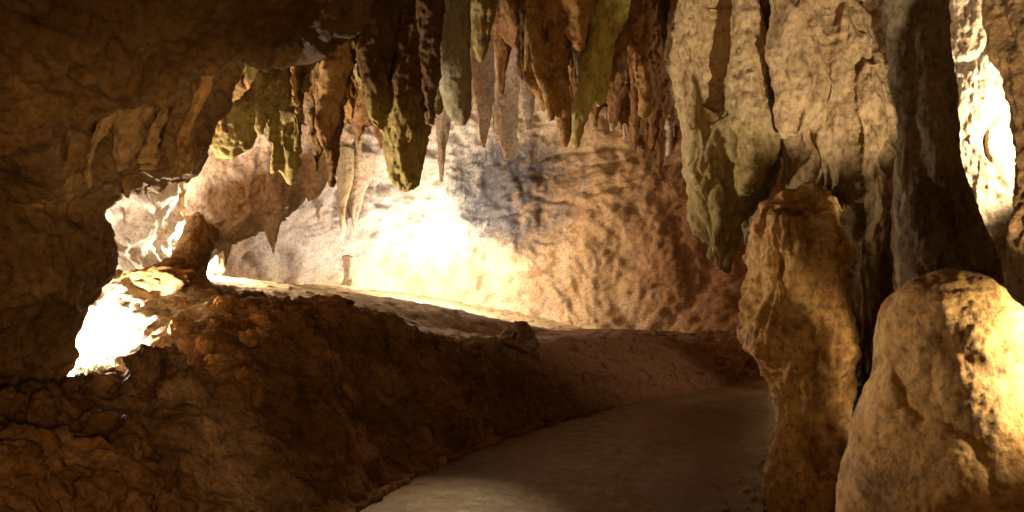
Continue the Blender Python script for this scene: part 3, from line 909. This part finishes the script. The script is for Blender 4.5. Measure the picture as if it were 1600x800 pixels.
fringe = [(742, 150, 1.2), (765, 165, 1.0), (770, 200, .9), (815, 150, 1.0), (838, 140, .9), (862, 185, .9), (930, 150, 1.0), (938, 160, 1.1), (946, 152, .9), (955, 165, 1.2), (964, 160, 1.0),
          (975, 182, 1.3), (988, 195, 1.2), (1000, 185, 1.0), (600, 215, 1.0), (560, 215, 1.1), (700, 150, 1.0), (1020, 215, 1.3), (1046, 225, 1.2)]
for k, (x, y, sc) in enumerate(fringe):
    o = fr[k] if k < 3 else fr[k % 3].copy()
    if k >= 3:
        COL.objects.link(o)
    o.location = P(x, y - 40, wall_depth(x, y - 30) - .03)
    o.scale = (sc * rng.uniform(.8, 1.3), sc, sc * rng.uniform(.9, 1.6))

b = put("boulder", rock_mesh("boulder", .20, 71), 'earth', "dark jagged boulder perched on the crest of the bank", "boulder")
rest(b, 815, 530, 9.2, .10)
b.scale = (1.05, .8, .85)
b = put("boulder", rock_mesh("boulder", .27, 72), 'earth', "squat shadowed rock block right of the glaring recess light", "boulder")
b.location = P(262, 598, 5.35)
b.scale = (.9, .7, .85)
b = put("boulder", rock_mesh("boulder", .20, 75), 'brown', "dark root like rock at the foot of the short rock pillar", "boulder")
b.location = P(240, 440, 6.95)
b.scale = (1.5, .6, .65)
b = put("boulder", rock_mesh("boulder", .22, 73), 'earth', "low brown mound of rock on the lit shelf near the crest", "boulder")
rest(b, 500, 466, 8.4, .0)
b.scale = (1.2, 1, .55)
b = put("stone", rock_mesh("stone", .055, 74, 4), 'amber', "small tan stone lying at the path edge below the bank", "stone")
rest(b, 690, 722, 6.55, .03)

# rubble on the near left slope
var = [rock_mesh("rubble_rock", .10, 200 + k, 4) for k in range(5)]
RL = "small brown rubble rock in the heap below the left wall"
spots = []
for k in range(60):
    px, py = rng.uniform(-10, 300), rng.uniform(610, 810)
    if px > 120 + (py - 600) * 1.0:
        continue
    spots.append((px, py, rng.uniform(.35, 1.25)))
spots += [(168, 602, 1.5), (192, 628, 1.4), (150, 628, 1.3), (205, 604, 1.2), (182, 612, 1.0), (158, 612, .9)]
for k, (px, py, sc) in enumerate(spots):
    dd = 5.4 - (py - 610) / 200 * 1.7 - max(0, 120 - px) / 120 * .5
    if k < 5:
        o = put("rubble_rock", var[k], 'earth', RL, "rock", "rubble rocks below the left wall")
    else:
        o = o5[k % 5].copy()
        COL.objects.link(o)
    if k < 5:
        o5 = (o5 if k else []) + [o]
    p = P(px, py, dd)
    o.location = (p.x, p.y, gz(p.x, p.y) + .02 * sc)
    o.rotation_euler = (rng.uniform(0, 6), rng.uniform(0, 6), rng.uniform(0, 6))
    o.scale = (sc * rng.uniform(.8, 1.3), sc, sc * rng.uniform(.6, 1.0))

# lit knobs on the bank's flank
var = [rock_mesh("knob_rock", .10, 230 + k, 4) for k in range(4)]
kl = []
for k in range(15):
    px, py = rng.uniform(285, 410), rng.uniform(455, 615)
    sc = rng.uniform(.4, 1.0)
    o = put("knob_rock", var[k], 'amber', "knobbly golden rock on the lit flank of the bank", "rock", "knobbly rocks on the lit flank") if k < 4 else kl[k % 4].copy()
    if k < 4:
        kl.append(o)
    else:
        COL.objects.link(o)
    p = P(px, py, 6.7 - (py - 455) / 160 * .8)
    o.location = (p.x, p.y, gz(p.x, p.y) - .03 * sc)
    o.rotation_euler = (rng.uniform(0, 6), rng.uniform(0, 6), rng.uniform(0, 6))
    o.scale = (sc * rng.uniform(.7, 1.4), sc * rng.uniform(.7, 1.2), sc * rng.uniform(.5, 1.0))

# loose stones on the bank and along the foot of it
st = []
for k in range(46):
    if k % 2:
        t = rng.uniform(.34, .68)
        c = cr(np.linspace(0, 1, len(PL)), PL, np.array([t]))[0]
        x, y, sc = c[0] - abs(rng.gauss(.12, .10)) - .05, c[1] + rng.gauss(0, .06), rng.uniform(.15, .5)
    else:
        q = P(rng.uniform(330, 800), 0, 1)
        y = rng.uniform(5.6, 8.6)
        x, sc = q.x * y, rng.uniform(.2, .8)
    if gz(x, y) < .06 and not k % 2:
        x -= .9
    if k < 5:
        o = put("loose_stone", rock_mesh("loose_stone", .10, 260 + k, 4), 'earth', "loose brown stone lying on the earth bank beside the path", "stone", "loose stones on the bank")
        st.append(o)
    else:
        o = st[k % 5].copy()
        COL.objects.link(o)
    o.location = (x, y, gz(x, y) + .01)
    o.rotation_euler = (rng.uniform(0, 6), rng.uniform(0, 6), rng.uniform(0, 6))
    o.scale = (sc * rng.uniform(.8, 1.4), sc, sc * rng.uniform(.6, .9))

# grit along the right edge of the path
bm = bmesh.new()
for k in range(420):
    t = rng.uniform(.25, .75)
    c = cr(np.linspace(0, 1, len(PR)), PR, np.array([t]))[0]
    x, y = c[0] + rng.gauss(-.02, .22), c[1] + rng.gauss(0, .2)
    r = abs(rng.gauss(0, .006)) + .004
    mm = Matrix.Translation((x, y, .02 + r * .3)) @ Matrix.Rotation(rng.uniform(0, 6), 4, (rng.random(), rng.random(), rng.random() + .1)) @ Matrix.Diagonal((r * 1.3, r, r * .8, 1))
    bmesh.ops.create_icosphere(bm, subdivisions=1, radius=1, matrix=mm)
me = bpy.data.meshes.new("gravel")
bm.to_mesh(me)
bm.free()
put("gravel", me, 'cream', "loose grit scattered along the right edge of the path", kind='stuff')  # pale colour stands in for glints on the grit

# thin concrete lip along the left edge of the path
t = np.linspace(.2, .72, 260)
c = cr(np.linspace(0, 1, len(PL)), PL, t)
tg = np.gradient(c, axis=0)
tg /= np.hypot(tg[:, 0], tg[:, 1])[:, None]
nn = np.stack([-tg[:, 1], tg[:, 0]], 1)
rows = []
for k in range(len(t)):
    wob = .015 * math.sin(k * .31) + .012 * math.sin(k * .83 + 1)
    row = []
    for off, z in ((-.005, .0), (0.0, .035), (.01, .045), (.05, .045), (.06, .035), (.065, -.02)):
        row.append((c[k, 0] + nn[k, 0] * (off + wob), c[k, 1] + nn[k, 1] * (off + wob), z + .006 * math.sin(k * 1.7)))
    rows.append(row)
A = np.array(rows)
me = grid_mesh("path_kerb", A[..., 0], A[..., 1], A[..., 2])
co = get_co(me)
set_co(me, displace(co, get_no(me), [('fbm', .03, .25, 1), ('fbm', .02, .06, 1)], 61))
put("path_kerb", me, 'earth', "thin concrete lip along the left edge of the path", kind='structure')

# green growth fed by the lamp in the recess
m = bpy.data.materials.new("lamp_moss")
m.use_nodes = True
nb = m.node_tree.nodes["Principled BSDF"]
nz = m.node_tree.nodes.new("ShaderNodeTexNoise")
nz.inputs["Scale"].default_value = 30
rp = m.node_tree.nodes.new("ShaderNodeValToRGB")
rp.color_ramp.elements[0].color = (0.03, 0.05, 0.010, 1)
rp.color_ramp.elements[1].color = (0.26, 0.32, 0.06, 1)
m.node_tree.links.new(nz.outputs["Fac"], rp.inputs["Fac"])
m.node_tree.links.new(rp.outputs["Color"], nb.inputs["Base Color"])
M['moss'] = m
bm = bmesh.new()
for k in range(1500):
    px, py = rng.gauss(140, 26), 600
    p = P(px, py, 5.85 + rng.gauss(0, .10))
    z = gz(p.x, p.y)
    a, l, wd = rng.uniform(0, 6.28), rng.uniform(.006, .018), rng.uniform(.003, .007)
    tip = Vector((p.x + math.cos(a) * l * .7, p.y + math.sin(a) * l * .7, z + l))
    sd = Vector((-math.sin(a), math.cos(a), 0)) * wd
    base = Vector((p.x, p.y, z))
    mid = (base + tip) / 2 + Vector((0, 0, .008))
    vs = [bm.verts.new(v) for v in (base, mid + sd, tip, mid - sd)]
    bm.faces.new(vs)
me = bpy.data.meshes.new("moss")
bm.to_mesh(me)
bm.free()
put("moss", me, 'moss', "bright green moss growing by the recess lamp", kind='stuff')
